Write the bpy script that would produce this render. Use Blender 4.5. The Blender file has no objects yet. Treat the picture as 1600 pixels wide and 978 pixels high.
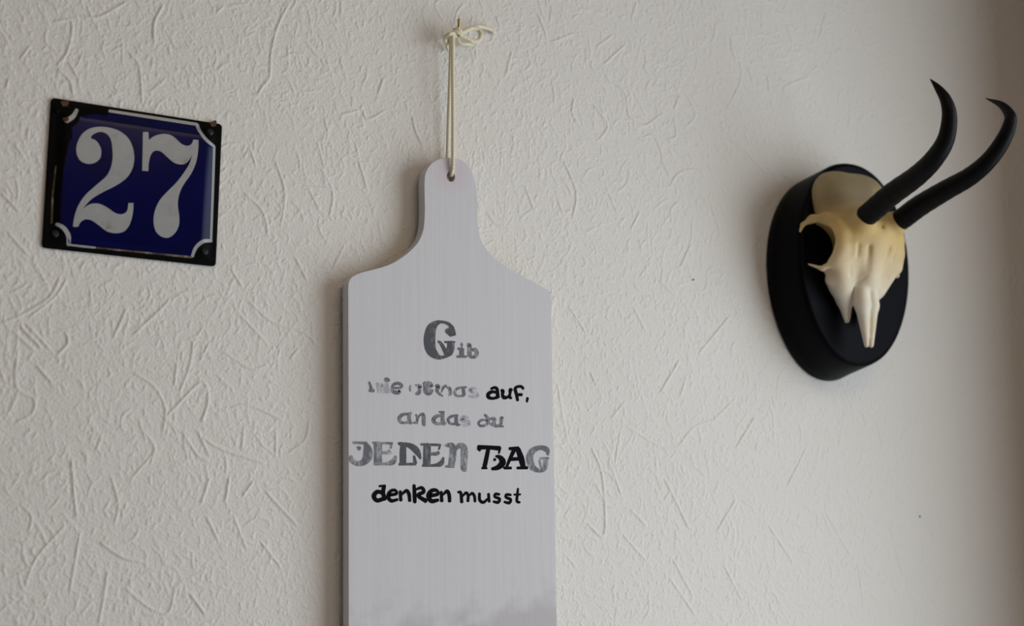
import bpy, bmesh, math, random
import numpy as np
from mathutils import Vector, Matrix
from mathutils.geometry import delaunay_2d_cdt

random.seed(7); rng = np.random.default_rng(7)
S = bpy.context.scene
C = S.collection

# ------------------------------------------------------------------ camera
F, YAW, PITCH, ROLL = 2400.0, 0.526944, 0.139859, -0.013295
EYE = np.array([0.0, -1.194615, 1.45])
def basis():
    cy, sy, cp, sp, cr, sr = (math.cos(YAW), math.sin(YAW), math.cos(PITCH), math.sin(PITCH), math.cos(ROLL), math.sin(ROLL))
    f = np.array([sy*cp, cy*cp, sp]); r0 = np.array([cy, -sy, 0.0]); u0 = np.cross(r0, f)
    return cr*r0+sr*u0, -sr*r0+cr*u0, f
RT, UP, FW = basis()
cam_d = bpy.data.cameras.new('camera'); cam = bpy.data.objects.new('camera', cam_d); C.objects.link(cam)
m = Matrix.Identity(4)
for i in range(3):
    m[i][0], m[i][1], m[i][2], m[i][3] = RT[i], UP[i], -FW[i], EYE[i]
cam.matrix_world = m
cam_d.sensor_width = 36; cam_d.lens = F/1600*36; cam_d.clip_start = 0.02
cam_d.dof.use_dof = True; cam_d.dof.focus_distance = 1.33; cam_d.dof.aperture_fstop = 4.5
S.camera = cam

# ------------------------------------------------------------------ light
S.view_settings.view_transform = 'Standard'; S.view_settings.look = 'None'
S.view_settings.gamma = 1; S.view_settings.use_curve_mapping = False
S.view_settings.exposure = 0.0
w = bpy.data.worlds.new('daylight'); S.world = w; w.use_nodes = True
w.node_tree.nodes['Background'].inputs[0].default_value = (0.75, 0.85, 1, 1)
w.node_tree.nodes['Background'].inputs[1].default_value = 1.0
WX = 1.405                     # inner face of the window wall
WIN_Y0, WIN_Y1, WIN_Z0, WIN_Z1 = -0.28, -1.80, 0.60, 2.15
def area(name, loc, rot, sx, sy, power, col):
    l = bpy.data.lights.new(name, 'AREA'); l.shape = 'RECTANGLE'; l.size = sx; l.size_y = sy
    l.energy = power; l.color = col
    o = bpy.data.objects.new(name, l); C.objects.link(o); o.location = loc; o.rotation_euler = rot
    return o
area('window_daylight', (WX+0.07, (WIN_Y0+WIN_Y1)/2, (WIN_Z0+WIN_Z1)/2), (0, math.radians(90), 0),
     WIN_Z1-WIN_Z0-0.1, WIN_Y0-WIN_Y1-0.1, 20.3, (0.815, 0.92, 1.0))
area('warm_fill_light', (0.6, -1.7, 2.5), (0, 0, 0), 1.0, 1.0, 9, (1.0, 0.76, 0.50))  # added warm fill that tints the upper wall, no fixture behind it

# ------------------------------------------------------------------ helpers
def at(px, py, out=0.0):
    """point of the real wall (or a plane standing `out` metres off it) under a photo pixel"""
    d = FW + RT*(px-800)/F + UP*(489-py)/F
    t = (-out-EYE[1])/d[1]
    return EYE + t*d
def tag(o, label=None, cat=None, group=None, kind=None):
    for k, v in (('label', label), ('category', cat), ('group', group), ('kind', kind)):
        if v: o[k] = v
    return o
def link(name, me, mat=None, parent=None, smooth=False):
    o = bpy.data.objects.new(name, me); C.objects.link(o)
    if mat: me.materials.append(mat)
    if parent: o.parent = parent
    if smooth: me.polygons.foreach_set('use_smooth', [True]*len(me.polygons))
    me.update()
    return o
def pyobj(name, vs, fs, mat=None, parent=None, smooth=False):
    me = bpy.data.meshes.new(name); me.from_pydata([tuple(v) for v in vs], [], [tuple(f) for f in fs])
    return link(name, me, mat, parent, smooth)
def bmobj(name, bm, mat=None, parent=None, smooth=False):
    bmesh.ops.recalc_face_normals(bm, faces=bm.faces)
    me = bpy.data.meshes.new(name); bm.to_mesh(me); bm.free()
    return link(name, me, mat, parent, smooth)
def add_box(bm, a, b, bevel=0.0):
    vs = [bm.verts.new((x, y, z)) for x in (a[0], b[0]) for y in (a[1], b[1]) for z in (a[2], b[2])]
    fs = [bm.faces.new([vs[i] for i in q]) for q in ((0,1,3,2),(4,6,7,5),(0,4,5,1),(2,3,7,6),(0,2,6,4),(1,5,7,3))]
    if bevel:
        bmesh.ops.recalc_face_normals(bm, faces=fs)
        bmesh.ops.bevel(bm, geom=list({e for f in fs for e in f.edges}), offset=bevel, segments=2, affect='EDGES')
def boxobj(name, a, b, mat, parent=None, bevel=0.0):
    bm = bmesh.new(); add_box(bm, a, b, bevel); return bmobj(name, bm, mat, parent)
def empty(name, loc):
    o = bpy.data.objects.new(name, None); C.objects.link(o); o.location = loc; o.empty_display_size = 0.03
    return o
def catmull(pts, n):
    P = np.array(pts, float)
    P = np.vstack([2*P[0]-P[1], P, 2*P[-1]-P[-2]])
    out = []
    for i in range(1, len(P)-2):
        for k in range(n):
            t = k/n
            out.append(0.5*((2*P[i])+(-P[i-1]+P[i+1])*t+(2*P[i-1]-5*P[i]+4*P[i+1]-P[i+2])*t*t+(-P[i-1]+3*P[i]-3*P[i+1]+P[i+2])*t**3))
    out.append(P[-2])
    return np.array(out)
def tube(bm, pts, rad, seg=12, ring=None, cap=True):
    """round tube through pts (x,y,z); rad is a number or one per point"""
    P = np.array(pts, float); n = len(P)
    rad = np.full(n, rad) if np.isscalar(rad) else np.array(rad, float)
    T = np.gradient(P, axis=0); T /= np.linalg.norm(T, axis=1)[:, None]+1e-12
    a = np.array([0, 0, 1.0]) if abs(T[0][2]) < 0.9 else np.array([1.0, 0, 0])
    N = np.cross(T[0], a); N /= np.linalg.norm(N)
    rings = []
    for i in range(n):
        N = N - T[i]*(N@T[i]); N /= np.linalg.norm(N); B = np.cross(T[i], N)
        rings.append([bm.verts.new(P[i]+rad[i]*(math.cos(2*math.pi*k/seg)*N+math.sin(2*math.pi*k/seg)*B)) for k in range(seg)])
    for i in range(n-1):
        for k in range(seg):
            bm.faces.new((rings[i][k], rings[i][(k+1) % seg], rings[i+1][(k+1) % seg], rings[i+1][k]))
    if cap:
        bm.faces.new(rings[0][::-1]); bm.faces.new(rings[-1])
    return rings

# ------------------------------------------------------------------ materials
class NT:
    def __init__(s, name):
        s.m = bpy.data.materials.new(name); s.m.use_nodes = True; s.t = s.m.node_tree
        s.b = s.t.nodes['Principled BSDF']
    def n(s, kind, **kw):
        x = s.t.nodes.new('ShaderNode'+kind)
        for k, v in kw.items():
            if k in x.inputs.keys(): x.inputs[k].default_value = v
            else: setattr(x, k, v)
        return x
    def l(s, a, b): s.t.links.new(a, b)
    def coord(s, scale=(1, 1, 1), kind='Object', loc=(0, 0, 0), rot=(0, 0, 0)):
        tc = s.n('TexCoord'); mp = s.n('Mapping'); mp.inputs['Scale'].default_value = scale
        mp.inputs['Location'].default_value = loc; mp.inputs['Rotation'].default_value = rot
        s.l(tc.outputs[kind], mp.inputs[0]); return mp.outputs[0]
    def ramp(s, src, stops):
        r = s.n('ValToRGB'); e = r.color_ramp.elements
        while len(e) < len(stops): e.new(0.5)
        for q, (p, c) in zip(e, stops): q.position = p; q.color = (*c, 1) if len(c) == 3 else c
        s.l(src, r.inputs[0]); return r.outputs[0]
    def mix(s, fac, a, b):
        x = s.n('Mix', data_type='RGBA')
        for i, v in ((0, fac), (6, a), (7, b)):
            if isinstance(v, (float, int)): x.inputs[i].default_value = v
            elif isinstance(v, tuple): x.inputs[i].default_value = (*v, 1)
            else: s.l(v, x.inputs[i])
        return x.outputs[2]
    def bump(s, h, strength, dist):
        b = s.n('Bump', Strength=strength, Distance=dist); s.l(h, b.inputs['Height']); s.l(b.outputs[0], s.b.inputs['Normal'])
def simple(name, col, rough=0.6, metal=0.0, spec=0.5, nscale=200, namp=0.12, bump=0.0):
    q = NT(name); c = q.coord()
    no = q.n('TexNoise', Scale=nscale, Detail=4.0); q.l(c, no.inputs['Vector'])
    lo = tuple(v*(1-namp) for v in col); hi = tuple(min(1, v*(1+namp)) for v in col)
    q.l(q.ramp(no.outputs[0], [(0.3, lo), (0.7, hi)]), q.b.inputs['Base Color'])
    q.b.inputs['Roughness'].default_value = rough; q.b.inputs['Metallic'].default_value = metal
    q.b.inputs['Specular IOR Level'].default_value = spec
    if bump: q.bump(no.outputs[0], 1.0, bump)
    return q.m

# painted textured wallpaper
q = NT('painted_relief_wallpaper'); c = q.coord()
n1 = q.n('TexNoise', Scale=3.0, Detail=3.0); q.l(c, n1.inputs['Vector'])
n2 = q.n('TexNoise', Scale=420.0, Detail=3.0); q.l(c, n2.inputs['Vector'])
q.l(q.ramp(n1.outputs[0], [(0.3, (0.735, 0.688, 0.628)), (0.7, (0.765, 0.718, 0.658))]), q.b.inputs['Base Color'])
q.b.inputs['Roughness'].default_value = 0.62; q.b.inputs['Specular IOR Level'].default_value = 0.35
q.bump(n2.outputs[0], 0.85, 0.0009)
M_WALL = q.m
M_PLAIN = simple('painted_plaster', (0.42, 0.36, 0.29), 0.8, nscale=30, namp=0.03)
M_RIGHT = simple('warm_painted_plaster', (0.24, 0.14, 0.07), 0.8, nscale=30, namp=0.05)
M_CEIL = simple('white_ceiling_paint', (0.55, 0.51, 0.46), 0.85, nscale=30, namp=0.02)
M_FRAME = simple('white_lacquer', (0.75, 0.74, 0.72), 0.35, nscale=40, namp=0.02)

# pale blue-grey floor tiles
q = NT('grey_floor_tiles'); c = q.coord()
br = q.n('TexBrick', Scale=1.0); br.inputs['Color1'].default_value = (0.52, 0.59, 0.80, 1); br.inputs['Color2'].default_value = (0.56, 0.63, 0.84, 1)
br.inputs['Mortar'].default_value = (0.2, 0.21, 0.22, 1); br.inputs['Mortar Size'].default_value = 0.002
br.inputs['Brick Width'].default_value = 0.4; br.inputs['Row Height'].default_value = 0.4
q.l(c, br.inputs['Vector']); q.l(br.outputs[0], q.b.inputs['Base Color']); q.b.inputs['Roughness'].default_value = 0.4
M_FLOOR = q.m

# white-washed board
def wood(name, inkcol=None, wear=0.0, seed=0.0):
    q = NT(name)
    c = q.coord((1, 1, 1))
    cs = q.coord((260, 260, 7)); g = q.n('TexNoise', Scale=1.0, Detail=4.0, Roughness=0.6); q.l(cs, g.inputs['Vector'])
    base = q.ramp(g.outputs[0], [(0.25, (0.600, 0.575, 0.580)), (0.5, (0.625, 0.600, 0.605)), (0.8, (0.65, 0.626, 0.63))])
    # brushed wash: broad soft streaks
    cs2 = q.coord((45, 45, 3)); g2 = q.n('TexNoise', Scale=1.0, Detail=2.0); q.l(cs2, g2.inputs['Vector'])
    base = q.mix(q.ramp(g2.outputs[0], [(0.42, (0, 0, 0)), (0.75, (0.16,)*3)]), base, (0.58, 0.54, 0.54))
    # thin wash at the foot of the board, lets the grey wood through
    sep = q.n('SeparateXYZ'); q.l(c, sep.inputs[0])
    n3 = q.n('TexNoise', Scale=38.0, Detail=5.0); q.l(c, n3.inputs['Vector'])
    mr = q.n('MapRange'); mr.inputs['From Min'].default_value = -0.345; mr.inputs['From Max'].default_value = -0.460
    q.l(sep.outputs['Z'], mr.inputs['Value'])
    mx = q.n('MapRange'); mx.inputs['From Min'].default_value = 0.0; mx.inputs['From Max'].default_value = 0.10
    mx.inputs['To Min'].default_value = 0.0; mx.inputs['To Max'].default_value = 0.55; q.l(sep.outputs['X'], mx.inputs['Value'])
    ad = q.n('Math', operation='ADD'); q.l(mr.outputs[0], ad.inputs[0]); q.l(n3.outputs[0], ad.inputs[1])
    ad2 = q.n('Math', operation='ADD'); q.l(ad.outputs[0], ad2.inputs[0])
    mm = q.n('Math', operation='MULTIPLY'); q.l(mx.outputs[0], mm.inputs[0]); q.l(mr.outputs[0], mm.inputs[1]); q.l(mm.outputs[0], ad2.inputs[1])
    mask = q.ramp(ad2.outputs[0], [(0.74, (0, 0, 0)), (1.25, (0.75,)*3)])
    base = q.mix(mask, base, (0.47, 0.43, 0.435))
    # rosy bare patch round the hanging hole
    sub = q.n('VectorMath', operation='DISTANCE'); q.l(c, sub.inputs[0]); sub.inputs[1].default_value = (0.0, 0, 0.006)
    m2 = q.n('MapRange'); m2.inputs['From Min'].default_value = 0.024; m2.inputs['From Max'].default_value = 0.006
    m2.inputs['To Max'].default_value = 0.40; q.l(sub.outputs['Value'], m2.inputs['Value'])
    base = q.mix(m2.outputs[0], base, (0.60, 0.42, 0.46))
    if inkcol:
        c3 = q.coord((1, 1, 0.6), loc=(seed, 0, seed)); n4 = q.n('TexNoise', Scale=330.0, Detail=5.0, Roughness=0.65); q.l(c3, n4.inputs['Vector'])
        n5 = q.n('TexNoise', Scale=75.0, Detail=1.0); q.l(c3, n5.inputs['Vector'])
        a = q.n('Math', operation='MULTIPLY_ADD'); a.inputs[1].default_value = 0.6; q.l(n5.outputs[0], a.inputs[0]); q.l(n4.outputs[0], a.inputs[2])
        lo = 0.50+wear*0.30
        fac = q.ramp(a.outputs[0], [(max(0, lo-0.16), (0.15 if wear > 0.3 else 0.6,)*3), (lo+0.22, (1,)*3)] if wear else [(0, (1,)*3), (1, (1,)*3)])
        fade = q.n('Math', operation='MULTIPLY'); fade.inputs[1].default_value = 1.0-wear*0.45; q.l(fac, fade.inputs[0])
        base = q.mix(fade.outputs[0], base, inkcol)
    q.l(base, q.b.inputs['Base Color']); q.b.inputs['Roughness'].default_value = 0.7; q.b.inputs['Specular IOR Level'].default_value = 0.05 if inkcol else 0.3
    q.bump(g.outputs[0], 0.3, 0.0004)
    return q.m
M_BOARD = wood('white_washed_wood')
M_INK_DARK = wood('charcoal_stamp_ink', (0.030, 0.036, 0.048), 0.26, 1.3)
M_INK_MID = wood('worn_stamp_ink', (0.045, 0.055, 0.075), 0.42, 2.7)
M_INK_FAINT = wood('faded_stamp_ink', (0.15, 0.165, 0.23), 0.75, 4.1)
M_INK_BLACK = wood('black_marker_ink', (0.004, 0.004, 0.006), 0.0, 0)

# enamel
q = NT('blue_enamel'); c = q.coord()
n1 = q.n('TexNoise', Scale=26.0, Detail=5.0, Roughness=0.6); q.l(c, n1.inputs['Vector'])
q.l(q.ramp(n1.outputs[0], [(0.3, (0.0014, 0.0018, 0.034)), (0.7, (0.0022, 0.0030, 0.054))]), q.b.inputs['Base Color'])
q.b.inputs['Roughness'].default_value = 0.2; q.b.inputs['Specular IOR Level'].default_value = 0.13
M_BLUE = q.m
M_BLACKEN = simple('chipped_black_enamel', (0.0015, 0.0012, 0.0012), 0.5, spec=0.05, nscale=120, namp=0.5, bump=0.0003)
q = NT('white_enamel'); c = q.coord()
n1 = q.n('TexNoise', Scale=60.0, Detail=6.0, Roughness=0.7); q.l(c, n1.inputs['Vector'])
q.l(q.ramp(n1.outputs[0], [(0.30, (0.23, 0.20, 0.17)), (0.40, (0.32, 0.31, 0.30)), (0.75, (0.37, 0.36, 0.35))]), q.b.inputs['Base Color'])
q.b.inputs['Roughness'].default_value = 0.3; q.b.inputs['Specular IOR Level'].default_value = 0.3
M_WHITEEN = q.m
q = NT('rust_stained_white_enamel'); c = q.coord()
n1 = q.n('TexNoise', Scale=110.0, Detail=5.0, Roughness=0.7); q.l(c, n1.inputs['Vector'])
q.l(q.ramp(n1.outputs[0], [(0.38, (0.012, 0.008, 0.006)), (0.5, (0.10, 0.065, 0.03)), (0.7, (0.32, 0.29, 0.24))]), q.b.inputs['Base Color'])
q.b.inputs['Roughness'].default_value = 0.4
M_RUSTEN = q.m
M_RUST = simple('rust', (0.075, 0.030, 0.006), 0.8, nscale=400, namp=0.6, bump=0.0003)
M_SCREW = simple('dark_steel', (0.006, 0.006, 0.007), 0.4, metal=0.0, spec=0.25, nscale=300, namp=0.3)
# trophy
q = NT('black_lacquered_wood'); c = q.coord((60, 60, 12)); n1 = q.n('TexNoise', Scale=1.0, Detail=5.0); q.l(c, n1.inputs['Vector'])
q.l(q.ramp(n1.outputs[0], [(0.3, (0.0012, 0.0011, 0.0018)), (0.75, (0.0025, 0.0023, 0.0040))]), q.b.inputs['Base Color'])
q.b.inputs['Roughness'].default_value = 0.45; q.b.inputs['Specular IOR Level'].default_value = 0.05
q.bump(n1.outputs[0], 0.3, 0.0005)
M_BLACKWOOD = q.m
q = NT('horn_keratin'); c = q.coord((1, 1, 1)); n1 = q.n('TexNoise', Scale=160.0, Detail=5.0); q.l(c, n1.inputs['Vector'])
q.l(q.ramp(n1.outputs[0], [(0.3, (0.002, 0.0017, 0.0018)), (0.75, (0.005, 0.0042, 0.0042))]), q.b.inputs['Base Color'])
q.b.inputs['Roughness'].default_value = 0.5; q.b.inputs['Specular IOR Level'].default_value = 0.10
q.bump(n1.outputs[0], 0.5, 0.0008)
M_HORN = q.m
q = NT('aged_bone'); c = q.coord((1, 1, 1))
n1 = q.n('TexNoise', Scale=28.0, Detail=4.0); q.l(c, n1.inputs['Vector'])
n2 = q.n('TexNoise', Scale=500.0, Detail=3.0); q.l(c, n2.inputs['Vector'])
sep = q.n('SeparateXYZ'); q.l(c, sep.inputs[0])
mr = q.n('MapRange'); mr.inputs['From Min'].default_value = -0.035; mr.inputs['From Max'].default_value = 0.03; q.l(sep.outputs['Z'], mr.inputs['Value'])
base = q.mix(mr.outputs[0], (0.72, 0.65, 0.53), (0.64, 0.43, 0.16))
mr2 = q.n('MapRange'); mr2.inputs['From Min'].default_value = 0.035; mr2.inputs['From Max'].default_value = 0.07; q.l(sep.outputs['Z'], mr2.inputs['Value'])
base = q.mix(mr2.outputs[0], base, (0.27, 0.21, 0.115))  # brain case darkened in the colour to stand for its shade
base = q.mix(q.ramp(n1.outputs[0], [(0.45, (0, 0, 0)), (0.75, (0.45,)*3)]), base, (0.52, 0.36, 0.15))
q.l(base, q.b.inputs['Base Color']); q.b.inputs['Roughness'].default_value = 0.55; q.b.inputs['Specular IOR Level'].default_value = 0.35
q.b.inputs['Subsurface Weight'].default_value = 0.12; q.b.inputs['Subsurface Radius'].default_value = (1, 0.6, 0.3); q.b.inputs['Subsurface Scale'].default_value = 0.004
q.bump(n2.outputs[0], 0.4, 0.0003)
M_BONE = q.m
M_CRACK = simple('bone_crack', (0.05, 0.03, 0.015), 0.9)
q = NT('cream_cotton_cord'); c = q.coord((1, 1, 1), rot=(0.5, 0.5, 0)); wv = q.n('TexWave', Scale=420.0, Distortion=1.0); wv.bands_direction = 'DIAGONAL'; q.l(c, wv.inputs['Vector'])
q.l(q.ramp(wv.outputs[0], [(0.0, (0.66, 0.57, 0.38)), (0.8, (0.88, 0.80, 0.60))]), q.b.inputs['Base Color'])
q.b.inputs['Roughness'].default_value = 0.85; q.bump(wv.outputs[0], 0.5, 0.0004)
M_CORD = q.m
M_BRASS = simple('brass', (0.55, 0.36, 0.12), 0.3, metal=1.0, nscale=300, namp=0.2)

# ------------------------------------------------------------------ the relief of the wallpaper
RES = 0.0005
RX0, RZ0, RX1, RZ1 = 0.0, 1.15, WX, 2.25
HW, HH = int((RX1-RX0)/RES), int((RZ1-RZ0)/RES)
HF = np.zeros((HH, HW), np.float32)
def splat(X, Z, A, SG):
    """X, Z metres; A height; SG sigma; keep the highest"""
    k = 4
    ix = ((X-RX0)/RES); iz = ((Z-RZ0)/RES)
    bx = np.floor(ix).astype(int); bz = np.floor(iz).astype(int)
    for dz in range(-k, k+1):
        for dx in range(-k, k+1):
            jx, jz = bx+dx, bz+dz
            ok = (jx >= 0) & (jx < HW) & (jz >= 0) & (jz < HH)
            d2 = ((jx-ix)**2+(jz-iz)**2)*RES*RES
            v = A*np.exp(-d2/(2*SG*SG))
            np.maximum.at(HF, (jz[ok], jx[ok]), v[ok].astype(np.float32))
def stroke_samples(pts, h, sg):
    P = catmull(pts, 10); d = np.r_[0, np.cumsum(np.linalg.norm(np.diff(P, axis=0), axis=1))]
    n = max(3, int(d[-1]/0.0005)); s = np.linspace(0, d[-1], n)
    x = np.interp(s, d, P[:, 0]); z = np.interp(s, d, P[:, 1])
    e = np.clip(np.minimum(s, d[-1]-s)/0.003, 0.25, 1)
    return x, z, h*e, np.full(n, sg)
TR = """453,3 434,41 424,81 421,120 409,137 400,153|256,6 241,37 241,72|200,81 216,100 220,125 222,162|533,0 533,28|450,72 450,94|350,9 337,22
353,97 336,114|644,181 650,206 661,228|566,170 575,187 603,172|531,181 562,172|506,184 514,209|95,430 78,464 34,492 0,506|105,434 88,462 44,498
199,480 176,531|266,469 207,525|17,514 56,550|30,508 66,545|40,505 80,548|101,514 106,536 88,556|56,570 84,601|28,542 25,604 53,623 50,646 22,662
207,581 241,604 258,637 255,676|260,651 314,598 325,626 314,662|224,671 241,699 235,727|244,704 202,752|283,671 308,710 328,721|308,671 328,714
314,682 347,702 415,724|358,637 392,634 443,657|387,469 426,503 476,520 496,542|375,492 417,536|347,548 392,576 420,570|431,671 431,713|381,665 378,705
112,716 115,766 120,811|174,744 185,789 179,819|98,825 56,873 39,917|126,828 118,873 109,926|154,845 190,870 224,878|168,889 162,934 154,976
193,917 235,950 263,957 274,917|294,923 322,962|328,744 314,789|358,744 353,783|414,766 465,822|398,749 378,777|364,805 386,859|406,845 437,884
322,805 342,847|468,542 451,564|484,654 476,688 448,710|277,564 272,604|302,531 297,570 280,615|327,536 312,566|897,52 860,67|958,55 931,74
978,69 943,101|995,3 986,31|897,153 894,175 904,196|926,163 949,196 934,221|961,132 977,147 983,181 1007,196 1038,175|1020,86 1053,110|1062,147 1053,172
1072,147 1085,172 1084,187 1073,196|1003,215 1020,212 1032,233 1036,255 1047,276|1044,295 1059,273 1084,265 1102,276|1053,184 1056,212 1041,219
1155,95 1158,123 1136,172|1167,104 1178,132|1191,18 1190,49|1199,117 1202,144|1265,120 1225,138 1240,163|1118,37 1115,64|1142,58 1145,83 1158,95
1127,215 1155,227 1182,255 1198,273|1028,436 1056,464|1140,494 1093,551|1062,562 1031,615|1073,587 1062,621|981,668 1048,702 1084,668 1123,654
1149,623 1115,657|1039,749 1076,825|975,629 955,654|966,691 961,727|924,699 941,744 944,834 916,817|952,721 972,777|983,794 1011,822|972,834 1011,878
1051,873 1084,934|1045,901 1087,962|871,598 880,654 888,693|922,581 933,604|70,0 112,18 150,28 200,2|82,35 110,32 112,52 104,84 88,104|48,70 30,95
88,106 108,125 115,150|130,82 118,108|106,95 122,122|135,8 148,38|15,120 8,142|775,25 782,45|840,20 855,60|800,80 790,120|760,110 775,128|880,250 900,300 895,340
820,290 835,330|760,330 775,350 800,360|870,310 880,335|950,300 965,335|1000,330 985,360|1110,320 1125,360|1080,380 1062,420|990,480 1010,520|890,480 915,520
500,260 520,300 515,340|560,250 575,300|600,120 590,150|480,290 500,330|430,250 445,300 440,350|390,230 400,260|540,380 520,420|380,300 410,330 420,370
460,400 480,440|1290,20 1280,60|1340,40 1352,80|1230,40 1238,70|1320,640 1310,700|1370,660 1380,700|1290,800 1330,870|1260,700 1230,760|1180,650 1150,700
1200,820 1240,880|1390,820 1410,900|1340,880 1350,950|1150,780 1120,830|1130,880 1160,940|0,300 30,330|10,360 45,400|20,220 40,250|360,420 380,450""".replace('\n', '|')
XS, ZS, AS, SS = [], [], [], []
def put(t):
    XS.append(t[0]); ZS.append(t[1]); AS.append(t[2]); SS.append(t[3])
for s in TR.split('|'):
    pts = [at(*map(float, p.split(',')))[[0, 2]] for p in s.split()]
    put(stroke_samples(pts, rng.uniform(0.00100, 0.00140), 0.00054))
# brush-dragged clusters: strokes of a patch lie roughly parallel
for c_ in range(1300):
    cx, cz = rng.uniform(RX0, RX1), rng.uniform(RZ0, RZ1); base = rng.uniform(0, math.pi) if rng.random() < 0.45 else rng.normal(1.55, 0.4)
    ln = rng.uniform(0.007, 0.022)
    for k in range(rng.integers(2, 8)):
        x, z = cx+rng.normal(0, 0.013), cz+rng.normal(0, 0.013); a = base+rng.normal(0, 0.3); L = ln*rng.uniform(0.5, 1.4); kx = rng.normal(0, 0.25)
        d = np.array([math.cos(a), math.sin(a)]); nn = np.array([-d[1], d[0]]); p = np.array([x, z])
        put(stroke_samples([p-d*L/2, p+nn*L*kx*0.5, p+d*L/2], rng.uniform(0.00035, 0.00095), rng.uniform(0.00042, 0.0006)))
# short crumbs everywhere
for k in range(46000):
    x, z = rng.uniform(RX0, RX1), rng.uniform(RZ0, RZ1); a = rng.normal(1.5, 0.75); L = rng.uniform(0.0008, 0.0052)
    n = max(2, int(L/0.0006)); s = np.linspace(-L/2, L/2, n); b = rng.normal(0, 60)
    put((x+math.cos(a)*s-math.sin(a)*b*s*s, z+math.sin(a)*s+math.cos(a)*b*s*s, np.full(n, rng.uniform(0.00020, 0.00080)), np.full(n, rng.uniform(0.00040, 0.0007))))
splat(*[np.concatenate(v) for v in (XS, ZS, AS, SS)])
def relief(x, z):
    ix = np.clip((x-RX0)/RES, 0, HW-2); iz = np.clip((z-RZ0)/RES, 0, HH-2)
    jx = ix.astype(int); jz = iz.astype(int); fx, fz = ix-jx, iz-jz
    v = (HF[jz, jx]*(1-fx)+HF[jz, jx+1]*fx)*(1-fz)+(HF[jz+1, jx]*(1-fx)+HF[jz+1, jx+1]*fx)*fz
    return v*((x > RX0) & (x < RX1) & (z > RZ0) & (z < RZ1))
RL, RB, RR_, RTOP = -2.3, 0.0, WX, 2.55     # room: left wall, floor, window wall, ceiling
def steps(lo, d0, d1, hi, fine, mid, band):
    a = list(np.linspace(lo, d0-band, 14)[:-1]) if d0-band > lo else []
    a += list(np.arange(max(lo, d0-band), d0, mid)); a += list(np.arange(d0, d1, fine))
    if d1+band < hi: a += list(np.arange(d1, d1+band, mid)); a += list(np.linspace(d1+band, hi, 14))
    else: a += [hi]
    return np.array(a)
gx = steps(RL, 0.21, WX-0.001, WX, 0.00092, 0.0022, 0.15)
gz = steps(RB, 1.33, 2.065, RTOP, 0.00092, 0.0022, 0.12)
GX, GZ = np.meshgrid(gx, gz); nx, nz = len(gx), len(gz)
co = np.stack([GX.ravel(), -relief(GX.ravel(), GZ.ravel()), GZ.ravel()], 1).astype(np.float32)
idx = np.arange(nx*nz).reshape(nz, nx)
qd = np.stack([idx[:-1, :-1], idx[:-1, 1:], idx[1:, 1:], idx[1:, :-1]], -1).reshape(-1, 4).astype(np.int32)
me = bpy.data.meshes.new('wall_back'); me.vertices.add(len(co)); me.vertices.foreach_set('co', co.ravel())
me.loops.add(qd.size); me.loops.foreach_set('vertex_index', qd.ravel())
me.polygons.add(len(qd)); me.polygons.foreach_set('loop_start', np.arange(0, qd.size, 4, dtype=np.int32))
me.polygons.foreach_set('use_smooth', np.ones(len(qd), bool)); me.update(calc_edges=True)
wall = tag(link('wall_back', me, M_WALL), kind='structure')

# the rest of the room
RY = -3.4
tag(boxobj('floor', (RL-0.1, RY-0.1, -0.1), (WX+0.25, 0.02, 0.0), M_FLOOR), kind='structure')
tag(boxobj('ceiling', (RL-0.1, RY-0.1, RTOP), (WX+0.25, 0.02, RTOP+0.1), M_CEIL), kind='structure')
tag(boxobj('wall_left', (RL-0.1, RY, 0), (RL, 0.0, RTOP), M_PLAIN), kind='structure')
tag(boxobj('wall_front', (RL, RY-0.1, 0), (WX, RY, RTOP), M_PLAIN), kind='structure')
bm = bmesh.new(); T = 0.22
add_box(bm, (WX, WIN_Y0, 0), (WX+T, 0.0, RTOP)); add_box(bm, (WX, RY, 0), (WX+T, WIN_Y1, RTOP))
add_box(bm, (WX, WIN_Y1, 0), (WX+T, WIN_Y0, WIN_Z0)); add_box(bm, (WX, WIN_Y1, WIN_Z1), (WX+T, WIN_Y0, RTOP))
tag(bmobj('wall_right', bm, M_RIGHT), kind='structure')
tag(boxobj('shade_post_1', (WX-0.038, WIN_Y0, 0.0), (WX, WIN_Y0+0.14, RTOP), simple('brown_shade_post_wood', (0.20, 0.11, 0.05), 0.5, nscale=60, namp=0.2), bevel=0.004), kind='structure')  # unseen upright added to block window light and darken the corner
win = tag(empty('window_1', (WX+0.12, (WIN_Y0+WIN_Y1)/2, WIN_Z0)), kind='structure')
def inwin(o): o.parent = win; o.matrix_parent_inverse = Matrix.Translation(-win.location); return o
bm = bmesh.new(); fy0, fy1 = WIN_Y0, WIN_Y1; fw = 0.05; fx = WX+0.10
add_box(bm, (fx, fy0-fw, WIN_Z0), (fx+0.05, fy0, WIN_Z1)); add_box(bm, (fx, fy1, WIN_Z0), (fx+0.05, fy1+fw, WIN_Z1))
add_box(bm, (fx, fy1+fw, WIN_Z0), (fx+0.05, fy0-fw, WIN_Z0+fw)); add_box(bm, (fx, fy1+fw, WIN_Z1-fw), (fx+0.05, fy0-fw, WIN_Z1))
my = (fy0+fy1)/2; add_box(bm, (fx, my-0.035, WIN_Z0+fw), (fx+0.05, my+0.035, WIN_Z1-fw))
inwin(bmobj('window_frame', bm, M_FRAME))
g = NT('window_glass'); g.b.inputs['Transmission Weight'].default_value = 1.0; g.b.inputs['Roughness'].default_value = 0.0
for a, b in ((fy1+fw, my-0.035), (my+0.035, fy0-fw)):
    inwin(boxobj('pane', (fx+0.02, a, WIN_Z0+fw), (fx+0.026, b, WIN_Z1-fw), g.m))
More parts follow.
